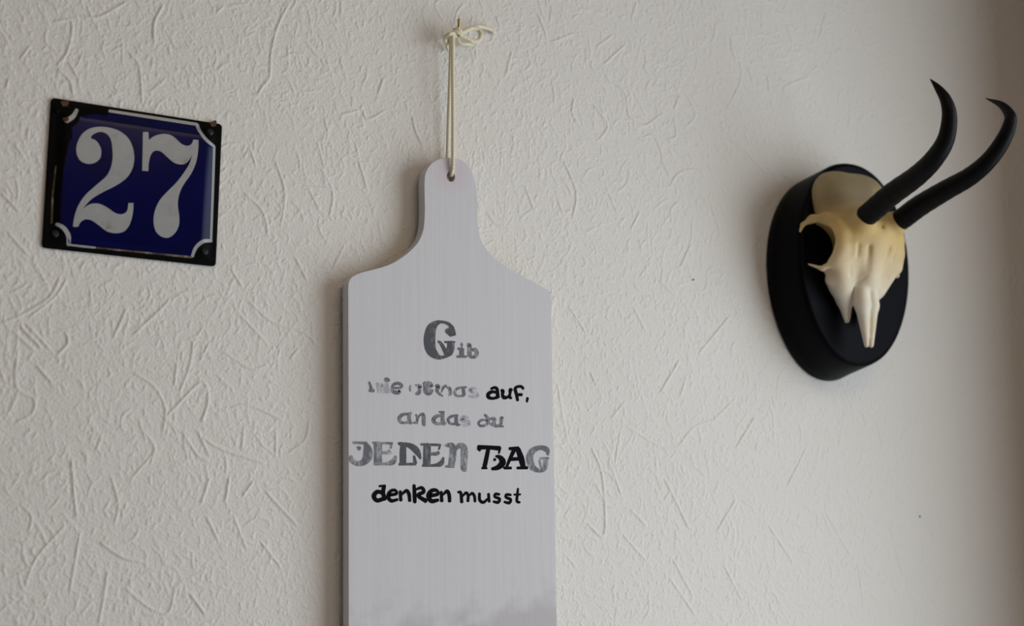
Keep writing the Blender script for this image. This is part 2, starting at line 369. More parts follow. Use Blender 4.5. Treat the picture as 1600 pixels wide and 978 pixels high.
inwin(boxobj('window_sill', (WX-0.03, fy1-0.02, WIN_Z0-0.03), (fx, fy0+0.02, WIN_Z0), M_FRAME, bevel=0.004))
# two tiny dark specks on the wallpaper
for px, py, r_ in ((1083, 437, 0.0013), (1437, 807, 0.0013)):
    p = at(px, py); bm = bmesh.new(); bmesh.ops.create_icosphere(bm, subdivisions=2, radius=r_)
    for v in bm.verts: v.co = Vector((v.co.x*0.8+p[0], v.co.y*0.4-0.0003, v.co.z+p[2]))
    bmobj('speck', bm, M_CRACK, wall, True)

# ------------------------------------------------------------------ filled shapes that follow a surface
def fill(name, outline, surf, mat, parent, off=0.0, grid=0.0, holes=(), smooth=True, thick=0.0):
    """triangulated outline in the (u,v) plane, put on the surface height surf(u,v) facing -Y"""
    vs, es, fs = [], [], []
    def loop(o):
        k = len(vs); n = len(o); vs.extend([Vector((float(a), float(b))) for a, b in o]); es.extend([(k+i, k+(i+1) % n) for i in range(n)]); return list(range(k, k+n))
    loop(outline)
    for h in holes: loop(h)
    if grid:
        P = np.array(outline); lo, hi = P.min(0), P.max(0)
        def inside(x, y, poly):
            r = False; n = len(poly)
            for i in range(n):
                x1, y1 = poly[i]; x2, y2 = poly[(i+1) % n]
                if (y1 > y) != (y2 > y) and x < (x2-x1)*(y-y1)/(y2-y1)+x1: r = not r
            return r
        for a in np.arange(lo[0]+grid/2, hi[0], grid):
            for b in np.arange(lo[1]+grid/2, hi[1], grid):
                if inside(a, b, outline) and not any(inside(a, b, h) for h in holes): vs.append(Vector((float(a), float(b))))
    V, E_, Fc, *_ = delaunay_2d_cdt(vs, es, fs, 2, 1e-7)
    out = [(v[0], -(surf(v[0], v[1])+off), v[1]) for v in V]
    # keep only faces inside
    keep = []
    P = [tuple(p) for p in outline]
    def ins(x, y, poly):
        r = False; n = len(poly)
        for i in range(n):
            x1, y1 = poly[i]; x2, y2 = poly[(i+1) % n]
            if (y1 > y) != (y2 > y) and x < (x2-x1)*(y-y1)/(y2-y1)+x1: r = not r
        return r
    for f in Fc:
        cx = sum(V[i][0] for i in f)/len(f); cy = sum(V[i][1] for i in f)/len(f)
        if ins(cx, cy, P) and not any(ins(cx, cy, h) for h in holes): keep.append(list(f))
    bm = bmesh.new(); bv = [bm.verts.new(p) for p in out]
    for f in keep: bm.faces.new([bv[i] for i in f])
    bmesh.ops.delete(bm, geom=[v for v in bm.verts if not v.link_faces], context='VERTS')
    bmesh.ops.recalc_face_normals(bm, faces=bm.faces)
    if sum(f.normal.y for f in bm.faces) > 0: bmesh.ops.reverse_faces(bm, faces=bm.faces)
    if thick:
        top = list(bm.faces); r = bmesh.ops.extrude_face_region(bm, geom=top)
        nv = [g_ for g_ in r['geom'] if isinstance(g_, bmesh.types.BMVert)]
        # the extruded copy is the front; push the originals back
        for v in bm.verts:
            if v not in set(nv): pass
        s_ = set(nv)
        for v in bm.verts:
            if v not in s_: v.co.y += thick
        bmesh.ops.recalc_face_normals(bm, faces=bm.faces)
    me = bpy.data.meshes.new(name); bm.to_mesh(me); bm.free()
    return link(name, me, mat, parent, smooth)
def ribbon(pts, n=6):
    """closed outline of a stroke with a width per point"""
    P = catmull(pts, n) if len(pts) > 2 else np.linspace(pts[0], pts[-1], n+1)
    P = np.array(P); xy, w_ = P[:, :2], np.maximum(P[:, 2], 1e-5)/2
    t = np.gradient(xy, axis=0); t /= np.linalg.norm(t, axis=1)[:, None]+1e-12; nn = np.stack([-t[:, 1], t[:, 0]], 1)
    L, R_ = xy+nn*w_[:, None], xy-nn*w_[:, None]
    cap = lambda c_, d, w0, sgn: [c_+w0*0.7*(math.cos(a)*d[1]+math.sin(a)*sgn*d[0]) for a in (-0.6, 0, 0.6)]
    e0 = [xy[0]-t[0]*w_[0]*0.5]; e1 = [xy[-1]+t[-1]*w_[-1]*0.5]
    return L, R_, e0[0], e1[0]
def stroke_mesh(strokes, surf, off):
    vs, fs = [], []
    for si, pts in enumerate(strokes):
        L, R_, a, b = ribbon(pts); k = len(vs); n = len(L); o = off+0.00001*(si % 6)
        for i in range(n): vs += [(L[i][0], L[i][1]), (R_[i][0], R_[i][1])]
        vs += [tuple(a), tuple(b)]
        vs[k:] = [(x, -(surf(x, y)+o), y) for x, y in vs[k:]]
        for i in range(n-1): fs.append((k+2*i, k+2*i+1, k+2*i+3, k+2*i+2))
        fs.append((k+2*n, k+1, k)); fs.append((k+2*n+1, k+2*n-2, k+2*n-1))
    return vs, fs

# ------------------------------------------------------------------ enamel house number
SW, SH = 0.140, 0.120
SC = np.array([0.3459, 0.0, 1.7283]); SROT = -0.0312
sign = empty('house_number_sign', tuple(SC)); sign.location.y = -0.0006; sign.rotation_euler = (0, -SROT, 0)
tag(sign, 'blue enamel house number plate reading 27 with chipped black rim', 'sign')
def sloc(px, py, out=0.0065):
    p = at(px, py, out)-SC; c_, s_ = math.cos(SROT), math.sin(SROT)
    return (p[0]*c_+p[2]*s_, -p[0]*s_+p[2]*c_)
def Z1(x, y): return (40+x/3.056, 120+y/3.056)
def dome(u, v):
    e = min(SW/2-abs(u), SH/2-abs(v)); t = min(1, max(0, (e-0.005)/0.008)); t = t*t*(3-2*t)
    return 0.0016+0.0026*t+0.0012*(1-(u/0.07)**2)*(1-(v/0.06)**2)
def rrect(w2, h2, r, n=5):
    o = []
    for cx, cy, a0 in ((w2-r, h2-r, 0), (-w2+r, h2-r, 90), (-w2+r, -h2+r, 180), (w2-r, -h2+r, 270)):
        for k in range(n+1):
            a = math.radians(a0+90*k/n); o.append((cx+r*math.cos(a), cy+r*math.sin(a)))
    return o
fill('plate', rrect(SW/2, SH/2, 0.003), dome, M_BLACKEN, sign, 0, 0.0028, thick=0.0014)
# blue field: concave corners, eaten away on the left and at the top left
panel = [(255,212),(262,190),(300,178),(345,172),(385,186),(405,168),(830,228),(840,265),(865,300),(905,328),(893,775),(850,785),(815,815),(803,858),(600,838),(400,820),(215,800),(205,758),(190,730),(168,700),(172,560),(185,430),(205,330),(225,240)]
pl = [sloc(*Z1(*p)) for p in panel]
fill('blue_field', pl, dome, M_BLUE, sign, 0.00012, 0.0028)
num2 = [(228,714),(235,665),(255,610),(290,560),(340,515),(385,475),(405,440),(415,400),(416,350),(410,305),(395,277),(370,263),(345,264),(320,277),(312,292),(335,302),(352,322),(362,350),(358,385),(335,408),(303,415),(270,405),(250,380),(243,345),(252,305),(275,268),(310,245),(355,237),(405,242),(450,258),(490,290),(512,335),(520,385),(510,440),(480,485),(430,520),(370,550),(320,580),(288,612),(276,628),(310,607),(350,605),(390,623),(430,650),(462,655),(485,640),(492,602),(516,602),(513,650),(500,700),(475,735),(435,746),(390,737),(350,707),(315,684),(285,680),(262,695),(252,714)]
num7 = [(562,262),(588,262),(590,300),(620,280),(665,271),(705,282),(745,318),(775,328),(795,318),(803,298),(828,300),(826,350),(815,410),(790,465),(755,515),(735,560),(728,610),(735,665),(733,710),(715,745),(685,767),(650,762),(622,735),(612,690),(618,640),(640,590),(680,545),(720,505),(755,460),(783,415),(797,372),(780,400),(755,417),(715,412),(680,385),(650,358),(620,352),(600,370),(590,405),(586,450),(557,448)]
def dense(o, n=3):
    P = np.array(o, float); Q = np.vstack([P[-1], P, P[:2]]); out = []
    for i in range(1, len(Q)-2):
        a, b = Q[i]-Q[i-1], Q[i+1]-Q[i]; c2 = Q[i+2]-Q[i+1]
        sharp = lambda u_, v_: (u_@v_)/(np.linalg.norm(u_)*np.linalg.norm(v_)+1e-9) < 0.35
        for k in range(n):
            t = k/n
            p0 = Q[i]-b if sharp(a, b) else Q[i-1]; p3 = Q[i+1]+b if sharp(b, c2) else Q[i+2]
            out.append(0.5*((2*Q[i])+(-p0+Q[i+1])*t+(2*p0-5*Q[i]+4*Q[i+1]-p3)*t*t+(-p0+3*Q[i]-3*Q[i+1]+p3)*t**3))
    return [tuple(p) for p in out]
for nm, o in (('numeral', num2), ('numeral', num7)):
    fill(nm, [sloc(*Z1(*p)) for p in dense(o)], dome, M_WHITEEN, sign, 0.00024, 0.003)
def sstroke(pts): return [(*sloc(*Z1(x, y)), w_*0.85/3.056/1900) for x, y, w_ in pts]
def subd(pts):
    out = []
    for a, b in zip(pts, pts[1:]):
        n = max(1, int(math.hypot(b[0]-a[0], b[1]-a[1])/25)); out += [tuple(np.array(a)+(np.array(b)-np.array(a))*k/n) for k in range(n)]
    return out+[pts[-1]]
lineA = [[(405,157,16),(620,190,18),(828,222,18)], [(826,222,20),(840,265,20),(868,302,20),(908,328,18)], [(908,326,16),(903,480,16),(893,775,14)],
         [(897,778,18),(850,785,20),(815,815,20),(803,855,18)], [(212,800,20),(208,760,24),(185,722,24),(150,700,18)], [(195,210,26),(228,188,24),(252,150,18)],
         [(212,798,10),(280,806,12),(340,812,10)]]
lineB = [[(800,858,12),(600,838,10),(340,812,9)], [(130,695,8),(135,560,9),(150,420,7)]]
for ls, mt in ((lineA, M_WHITEEN), (lineB, M_RUSTEN)):
    for st_ in ls:
        vs, fs = stroke_mesh([sstroke(subd(st_))], dome, 0.00030); pyobj('border_line', vs, fs, mt, sign, True)
def screw(px, py, mat, r_=0.0030, lab=None):
    u, v = sloc(px, py, 0.0025); bm = bmesh.new()
    bmesh.ops.create_uvsphere(bm, u_segments=20, v_segments=10, radius=r_)
    for w_ in bm.verts:
        slot = abs(w_.co.x+w_.co.z) < r_*0.22 and w_.co.y < -0.3*r_
        w_.co = Vector((w_.co.x+u, w_.co.y*0.42-dome(u, v)+(0.0007 if slot else 0), w_.co.z+v))
    o = bmobj('screw', bm, mat, sign, True)
    if lab: o['label'] = lab
for (x, y), mt, lb in (((140,750), M_SCREW, None), ((852,835), M_SCREW, None), ((880,265), M_SCREW, None), ((150,160), M_BLACKEN, None)):
    screw(*Z1(x, y), mt, lab=lb)
for (x, y), rr in (((188,128), 0.0030), ((897,224), 0.0028), ((188,208), 0.0022)):
    u, v = sloc(*Z1(x, y), 0.002); o = [(u+rr*(1+0.25*math.sin(3*a+x))*math.cos(a), v+rr*(1+0.25*math.cos(2*a+x))*math.sin(a)) for a in np.linspace(0, 2*math.pi, 17)[:-1]]
    fill('rust_spot', o, dome, M_RUST, sign, 0.0004)

# ------------------------------------------------------------------ wooden board
BO, BT = 0.020, 0.0115        # front face distance from the wall, thickness
BC = at(704.5, 276, BO)       # the hanging hole is the origin
board = empty('hanging_board', (BC[0], -BO, BC[2])); BCv = np.array([BC[0], -BO, BC[2]])
tag(board, 'white-washed wooden serving board with stamped German motto hanging from cord', 'board')
def bl(px, py):
    p = at(px, py, BO)-BCv; return (p[0], p[2])
left = [(545.2,1120),(545,978),(544.8,700),(544.4,560),(544.2,470),(544.4,447),(546.2,438.4),(552,432),(563,426.6),(581,421.8),(604,415.4),(622,406.6),(642.5,391),(655,375.7),(661.7,357.8),(663.8,332),(663.5,306.7),(663.5,281),(666,268.4),(673.2,256.8),(683.4,250),(696.2,246.9)]
right = [(709,246.9),(721.8,250.5),(732,259.4),(738.4,272.2),(742.7,286.3),(745.3,306.7),(746,332.3),(746.8,352.7),(749.9,370.6),(755.5,383.4),(767.8,398.8),(785.7,414.1),(806.1,425.6),(829.2,438.4),(847,447.8),(857.3,454.0),(860.2,459),(860.9,470),(863.4,620),(866.6,780),(869.9,978),(872.4,1120)]
ol = [bl(*p) for p in dense(left+right, 3)[:-3]]
hole = [(0.0042*math.cos(a), 0.0046*math.sin(a)) for a in np.linspace(0, 2*math.pi, 25)[:-1]]
b_ = fill('panel', ol, lambda u, v: 0.0, M_BOARD, board, 0, 0, holes=[hole], smooth=False, thick=BT)
md = b_.modifiers.new('bevel', 'BEVEL'); md.width = 0.0011; md.segments = 3; md.limit_method = 'ANGLE'; md.angle_limit = math.radians(60)
def K6(x, y): return (540+x/4.848, 480+y/4.848)
def K7(x, y): return (540+x/4.848, 640+y/4.848)
def C6(x, y): return (540+x/8.894, 570+y/8.894)
def C7(x, y): return (690+x/8.894, 580+y/8.894)
WK = {'charcoal_stamp_ink': 1.28, 'worn_stamp_ink': 1.42, 'faded_stamp_ink': 1.5, 'black_marker_ink': 1.5}
SCL = {K6: 4.848, K7: 4.848, C6: 8.894, C7: 8.894}
def word(name, parts):
    """parts: (crop map, material, strokes)"""
    for fn, mt, strokes in parts:
        ss = [[(*bl(*fn(p[0], p[1])), p[2]*(1.5 if (mt is M_INK_BLACK and strokes[0][0][0] == 1002) else WK[mt.name])/SCL[fn]/1690) for p in s] for s in strokes]
        vs, fs = stroke_mesh(ss, lambda u, v: 0.0, 0.00012); pyobj(name, vs, fs, mt, board)
word('lettering', [(K6, M_INK_DARK, [[(812,158,30),(798,190,74),(795,205,60)],[(815,165,26),(780,128,22),(735,112,16),(690,120,30),(652,160,58),(638,215,70),(636,270,72),(648,325,66),(680,362,46),(715,380,24),(760,372,18),(785,352,30)],
    [(797,268,46),(795,310,48),(780,352,44)],[(750,264,13),(828,264,13)],[(700,258,14),(722,275,20),(752,330,26),(758,360,18)]]),
 (K6, M_INK_MID, [[(850,314,13),(880,314,14)],[(879,312,28),(878,372,28)],[(842,374,13),(915,374,13)],[(876,284,24),(882,284,24)],[(922,288,13),(938,290,24),(938,372,26)],[(945,328,12),(980,322,20),(994,350,24),(975,376,18),(940,378,12)]]),
 (C6, M_INK_MID, [[(325,238,24),(345,290,26),(358,345,34)],[(325,360,24),(395,362,30)],[(545,212,34),(575,208,44),(612,215,20)],
    [(640,312,22),(672,272,28),(730,256,28),(775,285,34),(780,318,20)],[(645,322,18),(775,320,18)],[(640,320,24),(655,368,34),(715,390,34),(762,368,34)]]),
 (C6, M_INK_FAINT, [[(440,250,26),(458,320,34),(470,385,36)],[(470,300,20),(505,275,30),(520,330,34),(520,385,34)],[(572,255,30),(580,375,38)],[(555,378,22),(612,380,22)],[(700,340,14),(705,385,14)],[(740,345,14),(740,380,14)]]),
 (C6, M_INK_MID, [[(903,285,16),(893,330,20),(903,372,14)],[(968,282,16),(1012,288,30),(1040,305,34),(1005,330,16)],[(1035,345,26),(1015,388,40),(975,408,24)],
    [(1100,245,44),(1115,300,50),(1115,365,52),(1150,402,34),(1195,385,26)],[(1130,240,22),(1170,260,40),(1200,290,26),(1160,312,22)],[(1140,352,20),(1195,362,38),(1215,352,16)],
    [(1245,290,20),(1285,302,44),(1268,355,34),(1300,402,26),(1350,436,20)],[(1330,385,10),(1355,320,26),(1400,288,24)]]),
 (C7, M_INK_MID, [[(75,228,18),(110,238,34),(122,290,36),(125,325,28)],[(98,332,20),(128,332,18)],[(345,222,20),(260,228,22),(205,252,26),(180,300,30),(215,342,26),(310,342,20)],[(300,235,34),(312,335,36)]]),
 (C7, M_INK_FAINT, [[(482,246,18),(435,238,24),(395,262,30),(425,290,28),(485,305,30),(500,338,26),(450,358,26),(380,345,22)]]),
 (C7, M_INK_BLACK, [[(682,246,22),(735,228,28),(768,245,34),(776,300,38),(782,368,40)],[(768,296,24),(700,286,30),(648,318,36),(652,360,38),(710,378,26),(775,362,30)],
    [(822,268,22),(852,275,36),(846,320,32),(862,362,38),(915,360,26),(948,320,26),(955,262,38),(988,258,14)],[(948,330,30),(950,370,26),(978,370,16)],
    [(1138,244,30),(1105,213,28),(1050,216,26),(1022,250,34),(1040,320,34),(1056,410,30)],[(1040,328,30),(1120,325,28)],[(1195,368,30),(1183,430,22)]]),
 (C6, M_INK_MID, [[(915,668,22),(860,682,22),(785,696,32),(745,740,36),(765,795,30),(830,806,22),(890,790,30)],[(888,680,36),(882,740,36),(895,802,34),(935,806,14)],
    [(975,690,20),(998,730,28),(990,795,24)],[(945,805,18),(1000,808,20)],[(1010,735,10),(1040,695,22),(1080,690,32),(1085,760,40),(1088,828,34),(1108,840,14)]]),
 (K7, M_INK_MID, [[(708,18,9),(748,18,12)],[(734,18,22),(735,60,22),(740,102,24),(762,106,10)],[(728,44,12),(690,50,18),(664,80,22),(690,106,16),(735,104,14)],
    [(852,44,12),(806,50,14),(776,76,16),(795,106,14),(840,108,12)],[(836,48,20),(842,108,20),(868,114,8)],
    [(1052,38,12),(1074,60,18),(1080,92,20),(1060,118,14),(1020,122,14),(1008,98,14),(1036,78,12),(1072,84,10)],[(1084,100,10),(1112,120,13)],
    [(1092,70,10),(1128,70,20),(1122,108,22),(1148,126,16),(1176,108,16),(1180,66,20),(1196,62,8)],[(1170,128,10),(1196,126,10)]]),
 (K7, M_INK_FAINT, [[(928,58,12),(892,58,18),(878,80,18),(925,90,20),(932,112,16),(885,120,14)]]),
 (K7, M_INK_MID, [[(55,249,13),(160,253,14)],[(148,255,18),(166,300,44),(166,355,50),(135,398,32),(85,408,24),(45,382,26),(42,352,18)],[(88,285,12),(108,296,24)],
    [(205,251,11),(355,256,13)],[(245,256,44),(245,405,44)],[(350,255,10),(340,292,12)],[(255,326,16),(318,326,18),(336,318,26)],[(215,411,14),(300,410,15),(358,396,28),(380,352,14)]]),
 (K7, M_INK_DARK, [[(398,254,12),(432,272,34),(434,330,40),(434,405,40)],[(440,258,18),(500,280,34),(542,318,38),(568,372,12)],[(404,414,14),(532,412,16)],[(518,350,14),(528,408,24)],
    [(570,263,14),(720,268,15)],[(618,266,46),(614,418,46)],[(716,270,12),(706,302,12)],[(630,336,18),(688,334,20),(706,324,20)],[(582,424,14),(670,422,16),(722,408,30),(742,364,14)]]),
 (K7, M_INK_MID, [[(754,270,12),(806,276,34),(812,340,40),(800,425,36)],[(758,430,13),(822,432,13)],[(828,312,12),(858,274,26),(895,290,38),(898,370,40),(896,445,34),(916,458,10)]]),
 (K7, M_INK_BLACK, [[(1002,286,24),(1080,286,20),(1172,294,24)],[(1168,300,14),(1160,332,10)],[(1082,290,22),(1066,370,24),(1050,442,24)],[(1006,290,22),(1018,312,12)],[(1136,352,10),(1168,362,24),(1190,398,36),(1156,436,26),(1106,450,14)],[(1126,372,14),(1132,384,18)],
    [(1218,436,14),(1250,362,20),(1282,294,24)],[(1238,296,16),(1312,292,18)],[(1304,296,28),(1330,370,34),(1346,436,28)],[(1240,376,18),(1320,372,18)],[(1198,442,14),(1256,442,14)],[(1298,442,14),(1378,440,16)],[(1030,444,10),(1072,444,10)]]),
 (K7, M_INK_MID, [[(1532,344,14),(1524,304,30),(1470,288,24),(1412,318,36),(1394,378,44),(1418,438,36),(1470,462,20),(1508,442,28),(1514,385,34)],[(1472,370,12),(1538,368,13)],[(1468,382,12),(1480,440,14)]]),
 (K7, M_INK_BLACK, [[(282,632,18),(240,622,20),(214,655,24),(238,688,20),(290,674,20)],[(292,576,20),(284,630,22),(300,682,20)],[(252,580,10),(302,576,12)],
    [(330,648,16),(386,636,15),(374,610,14),(340,618,16),(322,655,20),(345,690,18),(396,680,13)],[(414,616,16),(418,690,18)],[(424,644,10),(460,614,17),(480,640,19),(486,694,17)],
    [(518,570,17),(522,640,21),(524,704,19)],[(528,606,10),(575,592,17),(592,622,19),(548,650,18),(612,694,22)],
    [(640,652,18),(698,640,17),(690,612,16),(652,614,20),(628,652,26),(650,692,22),(704,684,15)],[(724,620,16),(728,696,19)],[(736,646,10),(768,618,18),(784,646,20),(788,698,18)],
    [(848,626,10),(872,630,16),(880,704,18)],[(886,656,9),(912,630,15),(928,650,16),(926,696,16)],[(934,654,9),(958,634,15),(976,656,16),(980,698,15)],
    [(1014,632,15),(1016,684,17),(1044,702,15),(1076,676,12)],[(1082,636,16),(1088,700,15)],
    [(1168,642,12),(1136,640,15),(1130,660,14),(1166,676,16),(1154,702,16),(1118,696,12)],[(1254,646,12),(1220,644,15),(1214,664,14),(1250,680,16),(1238,706,16),(1200,698,12)],
    [(1306,596,12),(1300,650,16),(1298,694,16),(1322,702,11)],[(1274,644,10),(1326,642,10)]]),
])

# ------------------------------------------------------------------ nail and cord
def P3(px, py, out): return at(px, py, out)
NA = P3(712.0, 50, 0.0); 
bm = bmesh.new()
n0 = np.array([NA[0]-0.012+0.012, 0.002, NA[2]]); tip = P3(714.5, 46, 0.020)
base_pt = np.array([tip[0]-0.001, 0.003, tip[2]-0.004])
hookp = [base_pt, (base_pt+tip)/2, tip, tip+np.array([0.0004, -0.0022, 0.0018]), tip+np.array([0.0002, -0.0030, 0.0075])]
tube(bm, catmull(hookp, 5), 0.0013, 12)
bmesh.ops.create_uvsphere(bm, u_segments=14, v_segments=8, radius=0.0017, matrix=Matrix.Translation(Vector(hookp[-1])))
nail = bmobj('brass_hook', bm, M_BRASS, None, True); tag(nail, 'small brass screw hook in the wall carrying the cream cord', 'hook')
cord = empty('cotton_cord', tuple(P3(708, 56, 0.016))); tag(cord, 'cream cotton cord tied in a bow on the hook above the board', 'cord')
CL = np.array(cord.location)
def cobj(name, pts, rad, n=8):
    bm = bmesh.new(); P = catmull(np.array(pts), n)-CL; tube(bm, P, rad, 10); return bmobj(name, bm, M_CORD, cord, True)
HB = BCv
cobj('strand', [P3(712, 49, 0.021), P3(709, 52, 0.024), P3(707.5, 62, 0.0245), P3(707.6, 114, 0.0245), P3(708.0, 180, 0.0245), P3(708.0, 235, 0.0240), P3(707.6, 262, 0.0228), P3(705.8, 272, 0.0205), P3(704.8, 274, 0.016), P3(704.6, 274, 0.0085)], 0.00172)
cobj('strand', [P3(712, 49, 0.0205), P3(707, 53, 0.018), P3(704.8, 64, 0.014), P3(703.4, 114, 0.011), P3(701.2, 180, 0.0085), P3(699.6, 235, 0.0065), P3(699.6, 250, 0.0060), P3(703.2, 272, 0.0056), P3(704.2, 275, 0.0085)], 0.00172)
# knot and bow
cobj('knot', [P3(709, 47, 0.020), P3(716, 46, 0.0235), P3(721, 51, 0.0220), P3(716, 56, 0.0200), P3(709, 55, 0.0230), P3(711, 49, 0.0255), P3(719, 53, 0.0260), P3(722, 57, 0.0210)], 0.00165)
cobj('bow_loop', [P3(718, 54, 0.022), P3(727, 48.5, 0.020), P3(737, 44.5, 0.017), P3(747, 46, 0.016), P3(751.5, 54, 0.017), P3(748, 63, 0.019), P3(739, 65, 0.021), P3(730, 60, 0.022), P3(722, 56.5, 0.0225), P3(717, 55, 0.022)], 0.00220)
cobj('bow_loop', [P3(712, 52, 0.0225), P3(703, 53, 0.026), P3(696.5, 57, 0.020), P3(695.5, 63, 0.013), P3(699, 68, 0.009), P3(704, 63, 0.013), P3(710, 56, 0.019)], 0.00190)
cobj('cord_end', [P3(722, 52, 0.0215), P3(733, 45.5, 0.017), P3(746, 41.5, 0.011), P3(758, 43.2, 0.0065), P3(767, 46.5, 0.0040), P3(772, 51.5, 0.0028)], 0.00180)
cobj('cord_end', [P3(714, 55, 0.020), P3(717, 64, 0.0145), P3(724, 68.5, 0.009), P3(732, 69, 0.005), P3(739, 70.5, 0.0030)], 0.00180)
cobj('cord_end', [P3(706, 56, 0.018), P3(700, 64, 0.010), P3(698.5, 72, 0.006), P3(700.5, 79, 0.0035)], 0.0014)

# ------------------------------------------------------------------ chamois trophy
TX, TZ, TM = 1.056, 1.700, 0.050     # skull mid-plane, reference height, thickness of the mount
trophy = empty('skull_trophy', (TX, 0, TZ)); tag(trophy, 'chamois skull with hooked black horns on a black oval mount', 'trophy')
def oval(cx, cz, a, up, dn, k, n=96):
    o = []
    for i in range(n):
        t = 2*math.pi*i/n; c_, s_ = math.cos(t), math.sin(t)
        w_ = a*(1-k*max(0, -s_)**1.5)
        o.append((cx+w_*math.copysign(abs(c_)**0.93, c_), cz+(up if s_ > 0 else dn)*math.copysign(abs(s_)**0.97, s_)))
    return o
back = oval(0.0105, 0.006, 0.0745, 0.1010, 0.1100, 0.08)
front = oval(0.0125, 0.012, 0.0740, 0.1030, 0.1050, 0.05)
bm = bmesh.new(); prof = [(0.0008, 0, -0.0015), (0.0022, 0, 0), (0.012, 0.25, 0), (0.028, 0.58, 0), (0.044, 0.93, 0), (0.0475, 0.97, -0.0008), (0.0492, 1.0, -0.0022), (TM, 1.0, -0.0050)]
rings = []
for y, t, ins_ in prof:
    rr = []
    cxm = 0.0115; czm = 0.008
    for (bx, bz), (fx_, fz) in zip(back, front):
        x, z = bx+(fx_-bx)*t, bz+(fz-bz)*t; d = math.hypot(x-cxm, z-czm); x += (x-cxm)/d*ins_; z += (z-czm)/d*ins_
        rr.append(bm.verts.new((x, -y, z)))
    rings.append(rr)
n = len(back)
for a, b in zip(rings, rings[1:]):
    for i in range(n): bm.faces.new((a[i], a[(i+1) % n], b[(i+1) % n], b[i]))
bm.faces.new(rings[0]); bm.faces.new(rings[-1])
o = bmobj('mount', bm, M_BLACKWOOD, trophy, True)
o.data.polygons[len(o.data.polygons)-1].use_smooth = False; o.data.polygons[len(o.data.polygons)-2].use_smooth = False

# skull: smooth union of bone masses, surface taken with surface nets (millimetres: X lateral, O out from wall, Z up)
st = 1.15
ax = np.arange(-66, 66.1, st, dtype=np.float32); ao = np.arange(44, 122, st, dtype=np.float32); az = np.arange(-90, 112, st, dtype=np.float32)
GXs, GOs, GZs = np.meshgrid(ax, ao, az, indexing='ij'); AX = np.abs(GXs)
def ell(c_, r_):
    q_ = np.sqrt(((AX-c_[0])/r_[0])**2+((GOs-c_[1])/r_[1])**2+((GZs-c_[2])/r_[2])**2); return (q_-1)*min(r_)
def cap2(a, b, ra, rb, flat=1.0, X=None):
    X = AX if X is None else X
    a, b = np.array(a, float), np.array(b, float); d = b-a; L = d@d
    px_, po, pz = X-a[0], GOs-a[1], GZs-a[2]
    t = np.clip((px_*d[0]+po*d[1]+pz*d[2])/L, 0, 1)
    r_ = ra+(rb-ra)*t
    return np.sqrt((px_-t*d[0])**2+((po-t*d[1])/flat)**2+(pz-t*d[2])**2)-r_
def smin(a, b, k): h = np.clip(0.5+0.5*(b-a)/k, 0, 1); return b+(a-b)*h-k*h*(1-h)
def smax(a, b, k): return -smin(-a, -b, k)
D = ell((0, 48, 64), (42, 36, 38))                       # brain case
D = smin(D, ell((19, 50, 79), (23, 26, 21)), 10)
D = smin(D, ell((0, 66, 30), (42, 35, 30)), 14)          # frontal bones
D = smin(D, ell((22, 68, 26), (24, 24, 26)), 12)
D = smin(D, cap2((14, 84, 40), (21, 99, 44), 13, 12), 10)  # horn cores
D = smin(D, cap2((0, 84, 30), (0, 75, -8), 17, 14), 10)  # bridge of the nose
D = smin(D, cap2((24, 72, 14), (15, 62, -12), 15, 13), 9)
D = smin(D, cap2((34, 76, 4), (24, 66, -18), 9, 8), 9)
# orbit hollow
D = smax(D, -ell((48, 54, 24), (29, 33, 22.5)), 1.5)
D = smax(D, -ell((60, 62, 24), (24, 26, 23)), 1.5)
D = smax(D, -cap2((50, 52, 26), (70, 50, 26), 20, 20), 3)
rim = [(61, 51, 37), (59.5, 54, 43.5), (53, 61, 48.5), (45, 72, 48.5), (38.5, 80, 43), (36.5, 83.5, 31), (37, 83, 17), (41, 77, 4), (49, 68, -2), (58, 58, 3.5)]
rr_ = [1.5, 2.0, 2.6, 3.6, 4.0, 4.0, 4.0, 3.6, 2.2, 1.0]
for i in range(len(rim)-1): D = smin(D, cap2(rim[i], rim[i+1], rr_[i], rr_[i+1]), 8 if 1 < i < 7 else 2.5)
D = smin(D, cap2((30, 66, -2), (40, 60, 0), 7, 3), 7)
D = smin(D, cap2((34, 62, -12), (24, 60, -16), 5, 8), 7)
# upper jaw prongs, a slit apart from the nasal bones
mx_ = cap2((17, 62, -10), (14.5, 60, -28), 12, 8.5)
mx_ = smin(mx_, cap2((14.5, 60, -28), (12.5, 60, -51), 8.5, 2.8), 5)
D = smin(D, mx_, 7)
slit = cap2((15.0, 74, -19), (11.5, 66, -60), 0.8, 2.4, 6.0)
D = smax(D, -slit, 0.8)
nas = smin(cap2((5.5, 74, -6), (6.0, 75, -36), 8.5, 7.2), cap2((6.0, 75, -36), (3.1, 75.5, -76), 7.2, 2.4), 4)
D = smin(D, nas, 3.0)
D = smax(D, -cap2((0, 82, -58), (0, 78, -80), 0.2, 1.1), 1.2)     # seam between the nasal bones
D = smax(D, -cap2((0, 103, 44), (0, 89, 4), 0.5, 0.6), 4)
D = smax(D, -cap2((25, 95, 19), (23, 90, 9), 1.3, 0.6), 3)   # foramina
D = smax(D, -cap2((27, 85, -3), (24, 80, -9), 0.8, 0.5), 3)
D = smax(D, -cap2((23, 95, 8), (33, 86, -8), 1.2, 1.8), 6)
D = smax(D, -cap2((16, 78, -16), (8, 86, -9), 0.8, 0.4), 1.5)
D = smax(D, -cap2((13, 96, 18), (10, 90, -4), 0.8, 0.8), 5)
D = smax(D, 50.2-GOs, 0.6)
